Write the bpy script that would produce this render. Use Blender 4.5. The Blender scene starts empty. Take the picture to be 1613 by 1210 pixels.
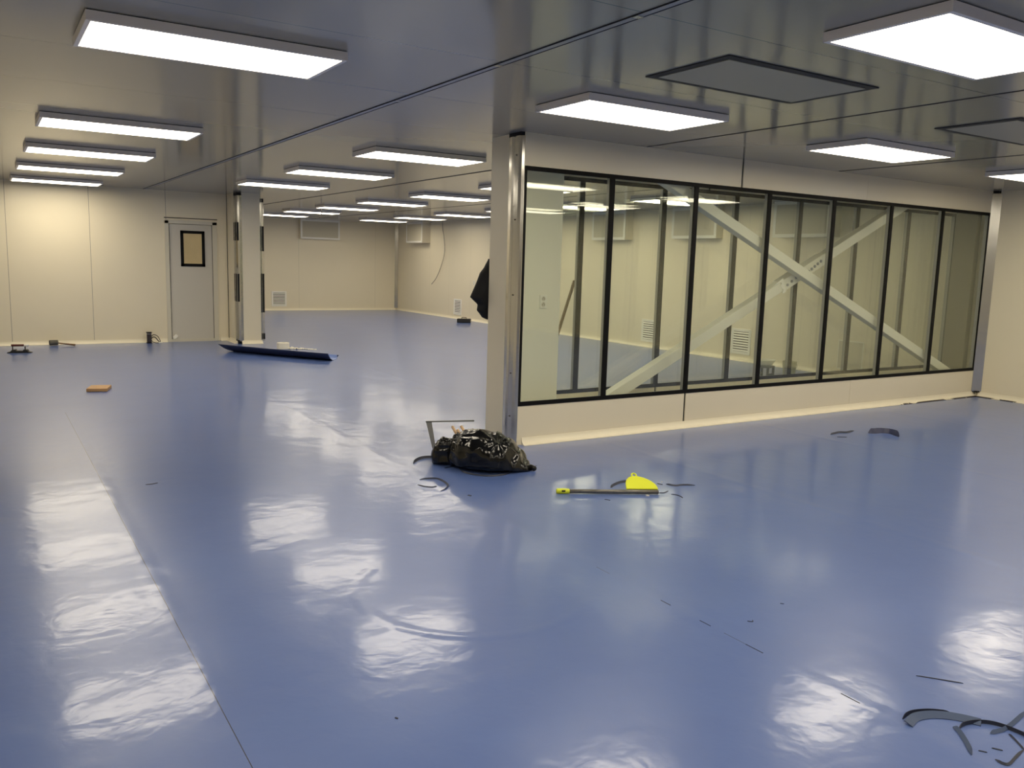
import bpy, bmesh, math, random
from mathutils import Vector, Matrix, noise
random.seed(7)
SC = bpy.context.scene
COL = SC.collection
PI = math.pi

# ------------------------------------------------------------------ camera, world, exposure
H_CAM, YAW, PITCH, ROLL, F_PX = 1.549, 0.564708, -0.143778, 0.028530, 1322.371
cam_data = bpy.data.cameras.new('camera')
cam = bpy.data.objects.new('camera', cam_data)
COL.objects.link(cam)
_cy, _sy, _cp, _sp = math.cos(YAW), math.sin(YAW), math.cos(PITCH), math.sin(PITCH)
_f = Vector((_sy * _cp, _cy * _cp, _sp)); _r = Vector((_cy, -_sy, 0)); _u = _r.cross(_f)
_c, _s = math.cos(ROLL), math.sin(ROLL)
_r, _u = _c * _r + _s * _u, -_s * _r + _c * _u
cam.matrix_world = Matrix(((_r.x, _u.x, -_f.x, 0), (_r.y, _u.y, -_f.y, 0), (_r.z, _u.z, -_f.z, H_CAM), (0, 0, 0, 1)))
cam_data.sensor_width = 36
cam_data.lens = 36 * F_PX / 1613
cam_data.clip_start = 0.05
SC.camera = cam

world = bpy.data.worlds.new('world')
world.use_nodes = True
world.node_tree.nodes['Background'].inputs[0].default_value = (0.02, 0.02, 0.02, 1)
world.node_tree.nodes['Background'].inputs[1].default_value = 0.2
SC.world = world
SC.view_settings.view_transform = 'Standard'
SC.view_settings.look = 'None'
SC.view_settings.exposure = 1.0
SC.view_settings.gamma = 1
SC.view_settings.use_curve_mapping = False
SC.cycles.transparent_max_bounces = 32
SC.cycles.max_bounces = 14
SC.cycles.glossy_bounces = 6
SC.cycles.diffuse_bounces = 6
LAMP = 6.2          # radiance of the panel lights
LAMP_COL = (1.0, 0.89, 0.70)

# ------------------------------------------------------------------ sizes of the place (metres)
HC = 2.603                      # ceiling
XR, XL = 10.87, -1.2            # right wall, left wall
YN, YD, YF = -5.2, 15.62, 23.95 # near wall, door wall, far wall
XP = 3.78                       # left pillar / inner wall
YG, YB = 5.92, 6.35             # two glazed skins of the partition
ZL = 2.556                      # underside of the light housings

# ------------------------------------------------------------------ helpers
def tag(o, label=None, cat=None, group=None, kind=None):
    if label: o['label'] = label
    if cat: o['category'] = cat
    if group: o['group'] = group
    if kind: o['kind'] = kind
    return o

def obj(name, bm, m, parent=None, smooth=False, bevel=0.0, mats=None):
    bmesh.ops.recalc_face_normals(bm, faces=bm.faces)
    me = bpy.data.meshes.new(name)
    bm.to_mesh(me); bm.free()
    o = bpy.data.objects.new(name, me)
    COL.objects.link(o)
    for mm in (mats or [m]): me.materials.append(mm)
    if parent is not None: o.parent = parent
    if smooth:
        for p in me.polygons: p.use_smooth = True
    if bevel > 0:
        b = o.modifiers.new('bevel', 'BEVEL'); b.width = bevel; b.segments = 2; b.limit_method = 'ANGLE'; b.angle_limit = 0.6
    return o

def empty(name, loc=(0, 0, 0), rz=0.0):
    o = bpy.data.objects.new(name, None)
    COL.objects.link(o); o.location = loc; o.rotation_euler = (0, 0, rz)
    o.empty_display_size = 0.05
    return o

def B(*boxes):
    """bmesh of axis-aligned boxes (x0,x1,y0,y1,z0,z1)"""
    bm = bmesh.new()
    for b in boxes: box(bm, *b)
    return bm

def box(bm, x0, x1, y0, y1, z0, z1, mi=0):
    v = [bm.verts.new((x, y, z)) for x in (x0, x1) for y in (y0, y1) for z in (z0, z1)]
    for f in ((0, 1, 3, 2), (4, 6, 7, 5), (0, 4, 5, 1), (2, 3, 7, 6), (0, 2, 6, 4), (1, 5, 7, 3)):
        fc = bm.faces.new([v[i] for i in f]); fc.material_index = mi
    return v

def prism(bm, poly, axis, a, b):
    """poly: list of 2D points extruded along axis from a to b"""
    def P(p, t):
        return {'x': (t, p[0], p[1]), 'y': (p[0], t, p[1]), 'z': (p[0], p[1], t)}[axis]
    v0 = [bm.verts.new(P(p, a)) for p in poly]; v1 = [bm.verts.new(P(p, b)) for p in poly]
    n = len(poly)
    bm.faces.new(v0); bm.faces.new(v1[::-1])
    for i in range(n): bm.faces.new((v0[i], v0[(i + 1) % n], v1[(i + 1) % n], v1[i]))

def tube(bm, pts, r, n=10, cap=True, radii=None):
    pts = [Vector(p) for p in pts]
    rings = []
    up = Vector((0, 0, 1))
    for i, p in enumerate(pts):
        d = (pts[min(i + 1, len(pts) - 1)] - pts[max(i - 1, 0)]).normalized()
        a = d.cross(up)
        if a.length < 1e-3: a = d.cross(Vector((1, 0, 0)))
        a.normalize(); b = a.cross(d)
        rr = radii[i] if radii else r
        rings.append([bm.verts.new(p + rr * (math.cos(2 * PI * k / n) * a + math.sin(2 * PI * k / n) * b)) for k in range(n)])
    for i in range(len(rings) - 1):
        for k in range(n):
            bm.faces.new((rings[i][k], rings[i][(k + 1) % n], rings[i + 1][(k + 1) % n], rings[i + 1][k]))
    if cap:
        bm.faces.new(rings[0][::-1]); bm.faces.new(rings[-1])

def spline(pts, k=6):
    P = [Vector(p) for p in pts]; out = []
    for i in range(len(P) - 1):
        p0, p1, p2, p3 = P[max(i - 1, 0)], P[i], P[i + 1], P[min(i + 2, len(P) - 1)]
        for j in range(k):
            t = j / k
            out.append(0.5 * ((2 * p1) + (p2 - p0) * t + (2 * p0 - 5 * p1 + 4 * p2 - p3) * t * t + (3 * p1 - p0 - 3 * p2 + p3) * t ** 3))
    out.append(P[-1]); return out

# ------------------------------------------------------------------ materials
def mat(name, col, rough=0.5, metal=0.0, spec=0.5, **kw):
    m = bpy.data.materials.new(name); m.use_nodes = True
    nt = m.node_tree; p = nt.nodes['Principled BSDF']
    p.inputs['Base Color'].default_value = (*col, 1)
    p.inputs['Roughness'].default_value = rough
    p.inputs['Metallic'].default_value = metal
    p.inputs['Specular IOR Level'].default_value = spec
    if kw.get('coat'): p.inputs['Coat Weight'].default_value = kw['coat']; p.inputs['Coat Roughness'].default_value = kw.get('coat_r', 0.1)
    if kw.get('bump'):
        sc, st, di = kw['bump']
        nz = nt.nodes.new('ShaderNodeTexNoise'); nz.inputs['Scale'].default_value = sc; nz.inputs['Detail'].default_value = 4
        tc = nt.nodes.new('ShaderNodeTexCoord'); nt.links.new(tc.outputs['Object'], nz.inputs['Vector'])
        bp_ = nt.nodes.new('ShaderNodeBump'); bp_.inputs['Strength'].default_value = st; bp_.inputs['Distance'].default_value = di
        nt.links.new(nz.outputs['Fac'], bp_.inputs['Height']); nt.links.new(bp_.outputs['Normal'], p.inputs['Normal'])
    if kw.get('vary'):
        sc, amt = kw['vary']
        nz = nt.nodes.new('ShaderNodeTexNoise'); nz.inputs['Scale'].default_value = sc; nz.inputs['Detail'].default_value = 5
        tc = nt.nodes.new('ShaderNodeTexCoord'); nt.links.new(tc.outputs['Object'], nz.inputs['Vector'])
        mx = nt.nodes.new('ShaderNodeMix'); mx.data_type = 'RGBA'
        mx.inputs['A'].default_value = (*[c * (1 - amt) for c in col], 1); mx.inputs['B'].default_value = (*[min(1, c * (1 + amt)) for c in col], 1)
        nt.links.new(nz.outputs['Fac'], mx.inputs['Factor']); nt.links.new(mx.outputs['Result'], p.inputs['Base Color'])
    return m

def math_node(nt, op, a, b=None, clamp=False):
    n = nt.nodes.new('ShaderNodeMath'); n.operation = op; n.use_clamp = clamp
    for i, x in enumerate((a, b)):
        if x is None: continue
        if isinstance(x, (int, float)): n.inputs[i].default_value = x
        else: nt.links.new(x, n.inputs[i])
    return n.outputs[0]

def seam_dist(nt, coord, off, period):
    """distance to the nearest of the lines coord = off + k*period"""
    a = math_node(nt, 'SUBTRACT', coord, off - 1000 * period)
    a = math_node(nt, 'MODULO', a, period)
    b = math_node(nt, 'SUBTRACT', period, a)
    return math_node(nt, 'MINIMUM', a, b)

def seam_mat(name, col, dark, seams, rough=0.35, spec=0.5, wave=None, coat=0.0):
    """painted panel with thin joints; seams = [(axis, offset, period, halfwidth)]"""
    m = mat(name, col, rough, spec=spec)
    nt = m.node_tree; p = nt.nodes['Principled BSDF']
    g = nt.nodes.new('ShaderNodeNewGeometry'); sx = nt.nodes.new('ShaderNodeSeparateXYZ')
    nt.links.new(g.outputs['Position'], sx.inputs[0])
    tot = None
    for ax, off, per, hw in seams:
        d = seam_dist(nt, sx.outputs['XYZ'.index(ax)], off, per)
        k = math_node(nt, 'LESS_THAN', d, hw)
        tot = k if tot is None else math_node(nt, 'MAXIMUM', tot, k)
    nz = nt.nodes.new('ShaderNodeTexNoise'); nz.inputs['Scale'].default_value = 0.8; nz.inputs['Detail'].default_value = 5
    nt.links.new(g.outputs['Position'], nz.inputs['Vector'])
    base = nt.nodes.new('ShaderNodeMix'); base.data_type = 'RGBA'
    base.inputs['A'].default_value = (*[c * 0.95 for c in col], 1); base.inputs['B'].default_value = (*[min(1, c * 1.04) for c in col], 1)
    nt.links.new(nz.outputs['Fac'], base.inputs['Factor'])
    if tot is not None:
        mx = nt.nodes.new('ShaderNodeMix'); mx.data_type = 'RGBA'
        nt.links.new(tot, mx.inputs['Factor']); nt.links.new(base.outputs['Result'], mx.inputs['A'])
        mx.inputs['B'].default_value = (*dark, 1)
        nt.links.new(mx.outputs['Result'], p.inputs['Base Color'])
    else:
        nt.links.new(base.outputs['Result'], p.inputs['Base Color'])
    if wave:
        n2 = nt.nodes.new('ShaderNodeTexNoise'); n2.inputs['Scale'].default_value = wave[0]; n2.inputs['Detail'].default_value = 2
        nt.links.new(g.outputs['Position'], n2.inputs['Vector'])
        bp_ = nt.nodes.new('ShaderNodeBump'); bp_.inputs['Strength'].default_value = 1; bp_.inputs['Distance'].default_value = wave[1]
        nt.links.new(n2.outputs['Fac'], bp_.inputs['Height']); nt.links.new(bp_.outputs['Normal'], p.inputs['Normal'])
    return m

WALLC = (0.82, 0.745, 0.56)
M = {}
M['wall_door'] = seam_mat('cream_panel_door_wall', WALLC, (0.30, 0.27, 0.20), [('X', 0.385, 1.185, 0.0035)], wave=(1.2, 0.004))
M['wall_side'] = seam_mat('cream_panel_side_wall', WALLC, (0.66, 0.60, 0.45), [('Y', 5.2, 1.18, 0.003)], wave=(1.2, 0.004))
M['wall_far'] = seam_mat('cream_panel_far_wall', WALLC, (0.62, 0.565, 0.42), [('X', 7.79, 2.36, 0.004)], wave=(1.2, 0.004))
M['wall_plain'] = seam_mat('cream_panel', (0.76, 0.695, 0.53), (0, 0, 0), [], wave=(1.0, 0.003))
M['door'] = mat('door_paint', (0.62, 0.585, 0.50), 0.35)
M['door_frame'] = mat('door_frame_paint', (0.66, 0.62, 0.50), 0.35)
M['ceiling'] = seam_mat('grey_white_ceiling_panel', (0.31, 0.29, 0.24), (0.10, 0.15, 0.14), [('Y', 1.74, 1.125, 0.003)], rough=0.14, spec=0.55, wave=(0.7, 0.003))
M['alu'] = mat('brushed_aluminium', (0.56, 0.55, 0.52), 0.19, 1.0, bump=(4, 0.15, 0.01))
M['alu_trim'] = mat('grey_ceiling_trim', (0.30, 0.31, 0.34), 0.35, 0.3)
M['alu_grey'] = mat('grey_window_profile', (0.30, 0.30, 0.28), 0.4, 0.3)
M['black'] = mat('black_frame', (0.004, 0.004, 0.004), 0.55, spec=0.15)
M['black_gap'] = mat('black_gap', (0.008, 0.008, 0.008), 0.9)
M['dark_joint'] = mat('dark_joint', (0.06, 0.05, 0.04), 0.8)
M['housing'] = mat('white_lamp_housing', (0.86, 0.80, 0.72), 0.4)
M['white_plastic'] = mat('white_plastic', (0.88, 0.86, 0.78), 0.35)
M['brace'] = mat('white_brace_paint', (0.80, 0.78, 0.68), 0.45, vary=(1.5, 0.08))
M['vent_dark'] = mat('vent_shadow_mesh', (0.03, 0.027, 0.024), 0.8)
M['grille'] = mat('grey_air_grille', (0.60, 0.555, 0.42), 0.6, bump=(180, 0.3, 0.002))
M['grille_frame'] = mat('dark_grille_frame', (0.035, 0.033, 0.03), 0.6, spec=.25)
M['grille_face'] = mat('grey_ceiling_grille', (0.36, 0.335, 0.26), 0.4, bump=(300, 0.3, 0.001))
M['tan_pane'] = mat('tan_backed_pane', (0.66, 0.52, 0.27), 0.25, vary=(4, 0.12))
M['cove'] = mat('cream_cove', (0.86, 0.80, 0.63), 0.4)

# diffuser: gives off light downwards
m = bpy.data.materials.new('lit_diffuser'); m.use_nodes = True
nt = m.node_tree; nt.nodes.clear()
em = nt.nodes.new('ShaderNodeEmission'); out = nt.nodes.new('ShaderNodeOutputMaterial')
em.inputs[0].default_value = (*LAMP_COL, 1); em.inputs[1].default_value = LAMP
nt.links.new(em.outputs[0], out.inputs[0]); M['lit'] = m

# cove with glue gaps along its foot
def cove_mat():
    m = mat('cream_cove_gaps', (0.86, 0.80, 0.63), 0.4)
    nt = m.node_tree; p = nt.nodes['Principled BSDF']
    g = nt.nodes.new('ShaderNodeNewGeometry'); sx = nt.nodes.new('ShaderNodeSeparateXYZ'); nt.links.new(g.outputs['Position'], sx.inputs[0])
    nz = nt.nodes.new('ShaderNodeTexNoise'); nz.inputs['Scale'].default_value = 4.5; nz.inputs['Detail'].default_value = 6; nz.inputs['Roughness'].default_value = 0.6
    nt.links.new(g.outputs['Position'], nz.inputs['Vector'])
    a = math_node(nt, 'GREATER_THAN', nz.outputs['Fac'], 0.47)
    b = math_node(nt, 'LESS_THAN', sx.outputs[2], 0.011)
    c = math_node(nt, 'GREATER_THAN', sx.outputs[0], 9.0)
    f = math_node(nt, 'MULTIPLY', math_node(nt, 'MULTIPLY', a, b), c)
    mx = nt.nodes.new('ShaderNodeMix'); mx.data_type = 'RGBA'
    mx.inputs['A'].default_value = (0.86, 0.80, 0.63, 1); mx.inputs['B'].default_value = (0.03, 0.02, 0.015, 1)
    nt.links.new(f, mx.inputs['Factor']); nt.links.new(mx.outputs['Result'], p.inputs['Base Color'])
    return m
M['cove_gaps'] = cove_mat()

# blue vinyl floor
def floor_mat():
    m = mat('blue_vinyl_floor', (0.12, 0.17, 0.34), 0.2, spec=0.42, coat=0.50, coat_r=0.125)
    nt = m.node_tree; p = nt.nodes['Principled BSDF']; L = nt.links.new
    g = nt.nodes.new('ShaderNodeNewGeometry'); sx = nt.nodes.new('ShaderNodeSeparateXYZ'); L(g.outputs['Position'], sx.inputs[0])
    def noise_n(scale, detail, rough=0.5, dist=0.0, vec=None):
        n = nt.nodes.new('ShaderNodeTexNoise'); n.inputs['Scale'].default_value = scale; n.inputs['Detail'].default_value = detail
        n.inputs['Roughness'].default_value = rough; n.inputs['Distortion'].default_value = dist
        L(vec or g.outputs['Position'], n.inputs['Vector']); return n.outputs['Fac']
    # colour: fleck and faint cloudiness
    fl = noise_n(160, 3, 0.7); cl = noise_n(1.3, 5, 0.6)
    cr = nt.nodes.new('ShaderNodeMix'); cr.data_type = 'RGBA'
    cr.inputs['A'].default_value = (*FLOOR_A, 1); cr.inputs['B'].default_value = (*FLOOR_B, 1)
    s = math_node(nt, 'ADD', math_node(nt, 'MULTIPLY', fl, 0.08), math_node(nt, 'MULTIPLY', cl, 0.92))
    L(s, cr.inputs['Factor'])
    d = seam_dist(nt, sx.outputs[0], 0.625, 2.0)
    thin = math_node(nt, 'LESS_THAN', d, 0.0016)
    # only the seam left of the camera and gaps of the next one are open
    is_left = math_node(nt, 'LESS_THAN', sx.outputs[0], 1.5)
    gaps = math_node(nt, 'GREATER_THAN', noise_n(2.2, 1), 0.66)
    openm = math_node(nt, 'MAXIMUM', is_left, gaps)
    near = math_node(nt, 'LESS_THAN', sx.outputs[1], 9.0)
    sm = math_node(nt, 'MULTIPLY', math_node(nt, 'MULTIPLY', thin, openm), near)
    mx = nt.nodes.new('ShaderNodeMix'); mx.data_type = 'RGBA'
    L(sm, mx.inputs['Factor']); L(cr.outputs['Result'], mx.inputs['A']); mx.inputs['B'].default_value = (0.015, 0.02, 0.04, 1)
    L(mx.outputs['Result'], p.inputs['Base Color'])
    # roughness
    p.inputs['Roughness'].default_value = 0.32
    # waves of the sheet: long swells, short dimples, trowel ripples and the lip along each seam
    h1 = math_node(nt, 'MULTIPLY', noise_n(1.3, 2, 0.5, 0.6), 0.0060)
    mask = nt.nodes.new('ShaderNodeMapRange'); L(noise_n(0.45, 2), mask.inputs['Value'])
    mask.interpolation_type = 'SMOOTHSTEP'; mask.inputs['From Min'].default_value = 0.30; mask.inputs['From Max'].default_value = 0.62; mask.inputs['To Min'].default_value = 0.6
    h2 = math_node(nt, 'MULTIPLY', math_node(nt, 'MULTIPLY', noise_n(9.0, 2, 0.45, 0.3), 0.0017), mask.outputs[0])
    h3 = math_node(nt, 'MULTIPLY', math_node(nt, 'MULTIPLY', noise_n(24, 2, 0.5, 0.8), 0.00035), mask.outputs[0])
    lip = nt.nodes.new('ShaderNodeMapRange'); L(d, lip.inputs['Value'])
    lip.inputs['From Min'].default_value = 0.0; lip.inputs['From Max'].default_value = 0.075; lip.inputs['To Min'].default_value = 1; lip.inputs['To Max'].default_value = 0
    lip.interpolation_type = 'SMOOTHSTEP'
    h4 = math_node(nt, 'MULTIPLY', math_node(nt, 'MULTIPLY', lip.outputs[0], noise_n(3.0, 2)), 0.0024)
    # the swirl a trowel left near the middle: a faint arc-shaped ridge
    cx = math_node(nt, 'SUBTRACT', sx.outputs[0], 1.93); cy = math_node(nt, 'SUBTRACT', sx.outputs[1], 3.35)
    rad = math_node(nt, 'SQRT', math_node(nt, 'ADD', math_node(nt, 'MULTIPLY', cx, cx), math_node(nt, 'MULTIPLY', cy, cy)))
    rd = math_node(nt, 'ABSOLUTE', math_node(nt, 'SUBTRACT', rad, 0.55))
    ring = nt.nodes.new('ShaderNodeMapRange'); L(rd, ring.inputs['Value']); ring.interpolation_type = 'SMOOTHSTEP'
    ring.inputs['From Max'].default_value = 0.05; ring.inputs['To Min'].default_value = 1; ring.inputs['To Max'].default_value = 0
    side = math_node(nt, 'LESS_THAN', math_node(nt, 'ADD', cx, cy), 0.1)
    h5 = math_node(nt, 'MULTIPLY', math_node(nt, 'MULTIPLY', ring.outputs[0], side), 0.0011)
    h = h1
    for x in (h2, h3, h4, h5): h = math_node(nt, 'ADD', h, x)
    bp_ = nt.nodes.new('ShaderNodeBump'); bp_.inputs['Strength'].default_value = 1; bp_.inputs['Distance'].default_value = 1.0
    L(h, bp_.inputs['Height']); L(bp_.outputs['Normal'], p.inputs['Normal']); L(bp_.outputs['Normal'], p.inputs['Coat Normal'])
    return m
FLOOR_A, FLOOR_B = (0.088, 0.142, 0.37), (0.118, 0.188, 0.45)
M['floor'] = floor_mat()

def glass_mat(name, tint=(0.982, 0.990, 0.972), wob=0.0012, wsc=1.1):
    m = bpy.data.materials.new(name); m.use_nodes = True
    nt = m.node_tree; nt.nodes.clear(); L = nt.links.new
    tr = nt.nodes.new('ShaderNodeBsdfTransparent'); tr.inputs[0].default_value = (*tint, 1)
    gl = nt.nodes.new('ShaderNodeBsdfGlossy'); gl.inputs['Roughness'].default_value = 0.0
    gl.inputs['Color'].default_value = (0.9, 0.92, 0.85, 1)
    fr = nt.nodes.new('ShaderNodeFresnel'); fr.inputs['IOR'].default_value = 1.5
    g = nt.nodes.new('ShaderNodeNewGeometry')
    nz = nt.nodes.new('ShaderNodeTexNoise'); nz.inputs['Scale'].default_value = wsc; nz.inputs['Detail'].default_value = 1
    L(g.outputs['Position'], nz.inputs['Vector'])
    bp_ = nt.nodes.new('ShaderNodeBump'); bp_.inputs['Distance'].default_value = wob; L(nz.outputs['Fac'], bp_.inputs['Height'])
    L(bp_.outputs['Normal'], gl.inputs['Normal'])
    # on the way out of the sheet the same small reflectance is meant, not the inner-side one
    mx = nt.nodes.new('ShaderNodeMixShader'); L(tr.outputs[0], mx.inputs[1]); L(gl.outputs[0], mx.inputs[2])
    lw = nt.nodes.new('ShaderNodeLayerWeight'); lw.inputs['Blend'].default_value = 0.5
    pw = math_node(nt, 'POWER', lw.outputs['Facing'], 5.0)
    f = math_node(nt, 'ADD', math_node(nt, 'MULTIPLY', pw, 0.96), 0.04)
    L(f, mx.inputs[0])
    out = nt.nodes.new('ShaderNodeOutputMaterial'); L(mx.outputs[0], out.inputs[0])
    return m
M['glass'] = glass_mat('greenish_float_glass')

# ------------------------------------------------------------------ setting: floor, ceiling, walls
def struct(name, bm, m, parent=None, **k):
    o = obj(name, bm, m, parent, **k)
    if parent is None: o['kind'] = 'structure'
    return o

struct('floor', B((XL - .1, XR + .1, YN - .1, YF + .1, -0.06, 0)), M['floor'])
struct('ceiling', B((XL - .1, XR + .1, YN - .1, YF + .1, HC, HC + 0.06)), M['ceiling'])
struct('wall_left', B((XL - .05, XL, YN, YD, 0, HC)), M['wall_side'])
struct('wall_near', B((XL, XR, YN - .05, YN, 0, HC)), M['wall_plain'])
struct('wall_right', B((XR, XR + .05, YN, YF + .05, 0, HC)), M['wall_side'])
struct('wall_far', B((XP, XR, YF, YF + .05, 0, HC)), M['wall_far'])
DX0, DX1, DZ = 2.745, 3.58, 2.10
struct('wall_door_side', B((XL - .05, DX0, YD, YD + .05, 0, HC), (DX1, XP, YD, YD + .05, 0, HC), (DX0, DX1, YD, YD + .05, DZ, HC)), M['wall_door'])
struct('wall_inner', B((4.20, 4.25, 15.16, YF, 0, HC)), M['wall_plain'])
# boxed pillar where the door wall ends
struct('wall_pillar', B((3.78, 3.83, 15.16, YD, 0, HC), (3.86, 4.17, 14.93, 14.98, 0, HC)), M['wall_plain'])

# ceiling trims running away from the camera
def strip(name, x0, x1, y0, y1, z0, z1, m): return struct(name, B((x0, x1, y0, y1, z0, z1)), m)
t = strip('trim_1', 2.41, 2.45, YN, YD, HC - .003, HC, M['alu_trim'])
bm = B(); 
for xx in (2.407, 2.449): box(bm, xx, xx + .005, YN, YD, HC - .0045, HC)
obj('edge', bm, M['black_gap'], t)
bm = bmesh.new()
for yy in (2.9, 4.05, 5.35, 6.9, 9.2, 11.6): box(bm, 2.412, 2.448, yy, yy + .035, HC - .0055, HC - .003)
obj('splice_plate', bm, M['alu'], t)
strip('trim_2', 5.085, 5.103, YN, 5.9, HC - .003, HC, M['dark_joint'])
strip('trim_3', 5.085, 5.107, 6.42, YF, HC - .004, HC, M['dark_joint'])
strip('trim_4', 7.755, 7.770, YN, 5.9, HC - .003, HC, M['dark_joint'])
strip('trim_5', 7.95, 7.97, 6.42, YF, HC - .003, HC, M['dark_joint'])

# ------------------------------------------------------------------ skirting coves
def cove_poly(h=0.062, d=0.06):
    pts = [(0, h), (0.006, h)]
    for i in range(6):
        a = (i + 0.5) / 6 * PI / 2
        pts.append((0.006 + (d - 0.006) * (1 - math.cos(a)), 0.004 + (h - 0.004) * (1 - math.sin(a))))
    return pts + [(d, 0.006), (d, 0), (0, 0)]
def cove(name, axis, wall, sign, a, b, m=None):
    bm = bmesh.new()
    poly = [(wall + sign * x, z) for x, z in cove_poly()]
    prism(bm, poly, axis, a, b)
    struct(name, bm, m or M['cove'])
cove('baseboard_partition', 'x', YG, -1, 3.86, XR, M['cove_gaps'])
cove('baseboard_right', 'y', XR, -1, YN, YG - .05, M['cove_gaps'])
cove('baseboard_right_back', 'y', XR, -1, 6.42, YF)
cove('baseboard_far', 'x', YF, -1, 4.25, XR - .05)
cove('baseboard_door_side', 'x', YD, -1, XL, DX0 - .02)
cove('baseboard_door_corner', 'x', YD, -1, DX1 + .05, 3.78)
cove('baseboard_pillar', 'x', 14.93, -1, 3.83, 4.19)
cove('baseboard_pillar_side', 'y', 3.78, -1, 15.0, YD - .06)
cove('baseboard_left', 'y', XL, 1, YN, YD - .06)
cove('baseboard_rear_partition', 'x', 6.40, 1, 4.4, XR - .06)

# ------------------------------------------------------------------ aluminium corner profiles
def profile(name, poly, z0=0.0, z1=HC, m=None):
    bm = bmesh.new(); prism(bm, poly, 'z', z0, z1)
    return struct(name, bm, m or M['alu'])
# end of the partition
post = profile('trim_6', [(3.79, 6.125), (3.776, 6.10), (3.770, 6.05), (3.782, 6.035), (3.782, 6.005), (3.768, 5.99), (3.770, 5.945), (3.785, 5.922), (3.805, 5.912), (3.812, 5.915), (3.812, 5.96), (3.83, 6.12)], 0.0, HC - 0.03)
obj('end_cap', B((3.778, 3.812, 5.925, 6.115, HC - 0.032, HC)), M['black_gap'], post)
bm = bmesh.new()
for z in (0.25, 0.62, 1.28, 1.9, 2.42):
    tube(bm, [(3.772, 5.975, z), (3.764, 5.975, z)], 0.006, 8)
obj('screw', bm, M['dark_joint'], post)
# pillar left front corner, with its open slots
p2 = profile('trim_7', [(3.79, 15.20), (3.778, 15.17), (3.772, 15.09), (3.785, 15.06), (3.785, 15.02), (3.776, 14.99), (3.790, 14.94), (3.82, 14.922), (3.862, 14.925), (3.862, 14.98), (3.83, 15.2)], 0.05, HC - 0.05)
bm = bmesh.new()
for z0, z1 in ((1.79, 2.10), (0.74, 1.22)):
    box(bm, 3.770, 3.779, 15.125, 15.14, z0, z1); box(bm, 3.773, 3.787, 14.99, 15.06, z0, z1)
    box(bm, 3.775, 3.80, 14.925, 14.945, z0, z1)
box(bm, 3.78, 3.86, 14.94, 15.15, HC - .05, HC); box(bm, 3.772, 3.85, 14.935, 15.1, 0.035, 0.065)
obj('slot', bm, M['black_gap'], p2)
p3 = profile('trim_8', [(4.168, 14.925), (4.20, 14.922), (4.235, 14.94), (4.25, 14.98), (4.255, 15.06), (4.25, 15.16), (4.20, 15.16), (4.168, 14.98)], 0.05, HC - 0.08)
bm = bmesh.new()
for z0, z1 in ((1.62, 2.05), (0.55, 1.23), (0.08, 0.18), (2.46, 2.523)):
    box(bm, 4.176, 4.192, 14.915, 14.93, z0, z1); box(bm, 4.212, 4.232, 14.915, 14.95, z0, z1)
obj('slot', bm, M['black_gap'], p3)
# inner corners
p4 = profile('trim_9', [(10.79, 5.915), (10.875, 5.83), (10.875, 5.97), (10.79, 5.97)], 0.07, HC - .03)
obj('end_cap', B((10.81, 10.868, 5.85, 5.918, HC - .03, HC), (10.81, 10.868, 5.85, 5.918, 0.055, 0.075)), M['black_gap'], p4)
p5 = profile('trim_10', [(10.79, 23.945), (10.865, 23.87), (10.875, 23.95), (10.79, 23.955)], 0.06)
p6 = profile('trim_11', [(10.872, 15.30), (10.85, 15.32), (10.85, 15.50), (10.872, 15.52)], 0.06)
strip('trim_12', 3.772, 3.782, YD - .012, YD, 0.05, HC, M['dark_joint'])

# ------------------------------------------------------------------ glazed partition, two skins
ZS, ZT = 0.338, 2.336           # bottom and top of the glazing
def skin(name, y0, y1, gap_lo, gap_hi):
    bm = bmesh.new()
    for a, b in ((3.812, gap_lo), (gap_lo + .024, 8.292), (8.294, 10.80)): box(bm, a, b, y0, y1, 0, ZS)
    for a, b in ((3.812, gap_hi), (gap_hi + .024, 8.297), (8.299, 10.80)): box(bm, a, b, y0, y1, ZT, HC)
    box(bm, 10.795, 10.87, y0, y1, 0, HC)
    struct(name, bm, M['wall_plain'], bevel=0.0015)
skin('wall_partition_front', YG, YG + .05, 5.735, 6.330)
skin('wall_partition_rear', YB, YB + .05, 5.735, 6.330)
struct('wall_partition_end', B((3.79, 3.84, 6.12, 6.41, 0, HC)), M['wall_plain'])
g = struct('trim_13', B((5.733, 5.761, YG + .012, YG + .04, 0, ZS), (6.328, 6.356, YG + .012, YG + .04, ZT, HC)), M['black_gap'])
struct('trim_14', B((5.733, 5.761, YB + .012, YB + .04, 0, ZS), (6.328, 6.356, YB + .012, YB + .04, ZT, HC)), M['black_gap'])

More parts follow.
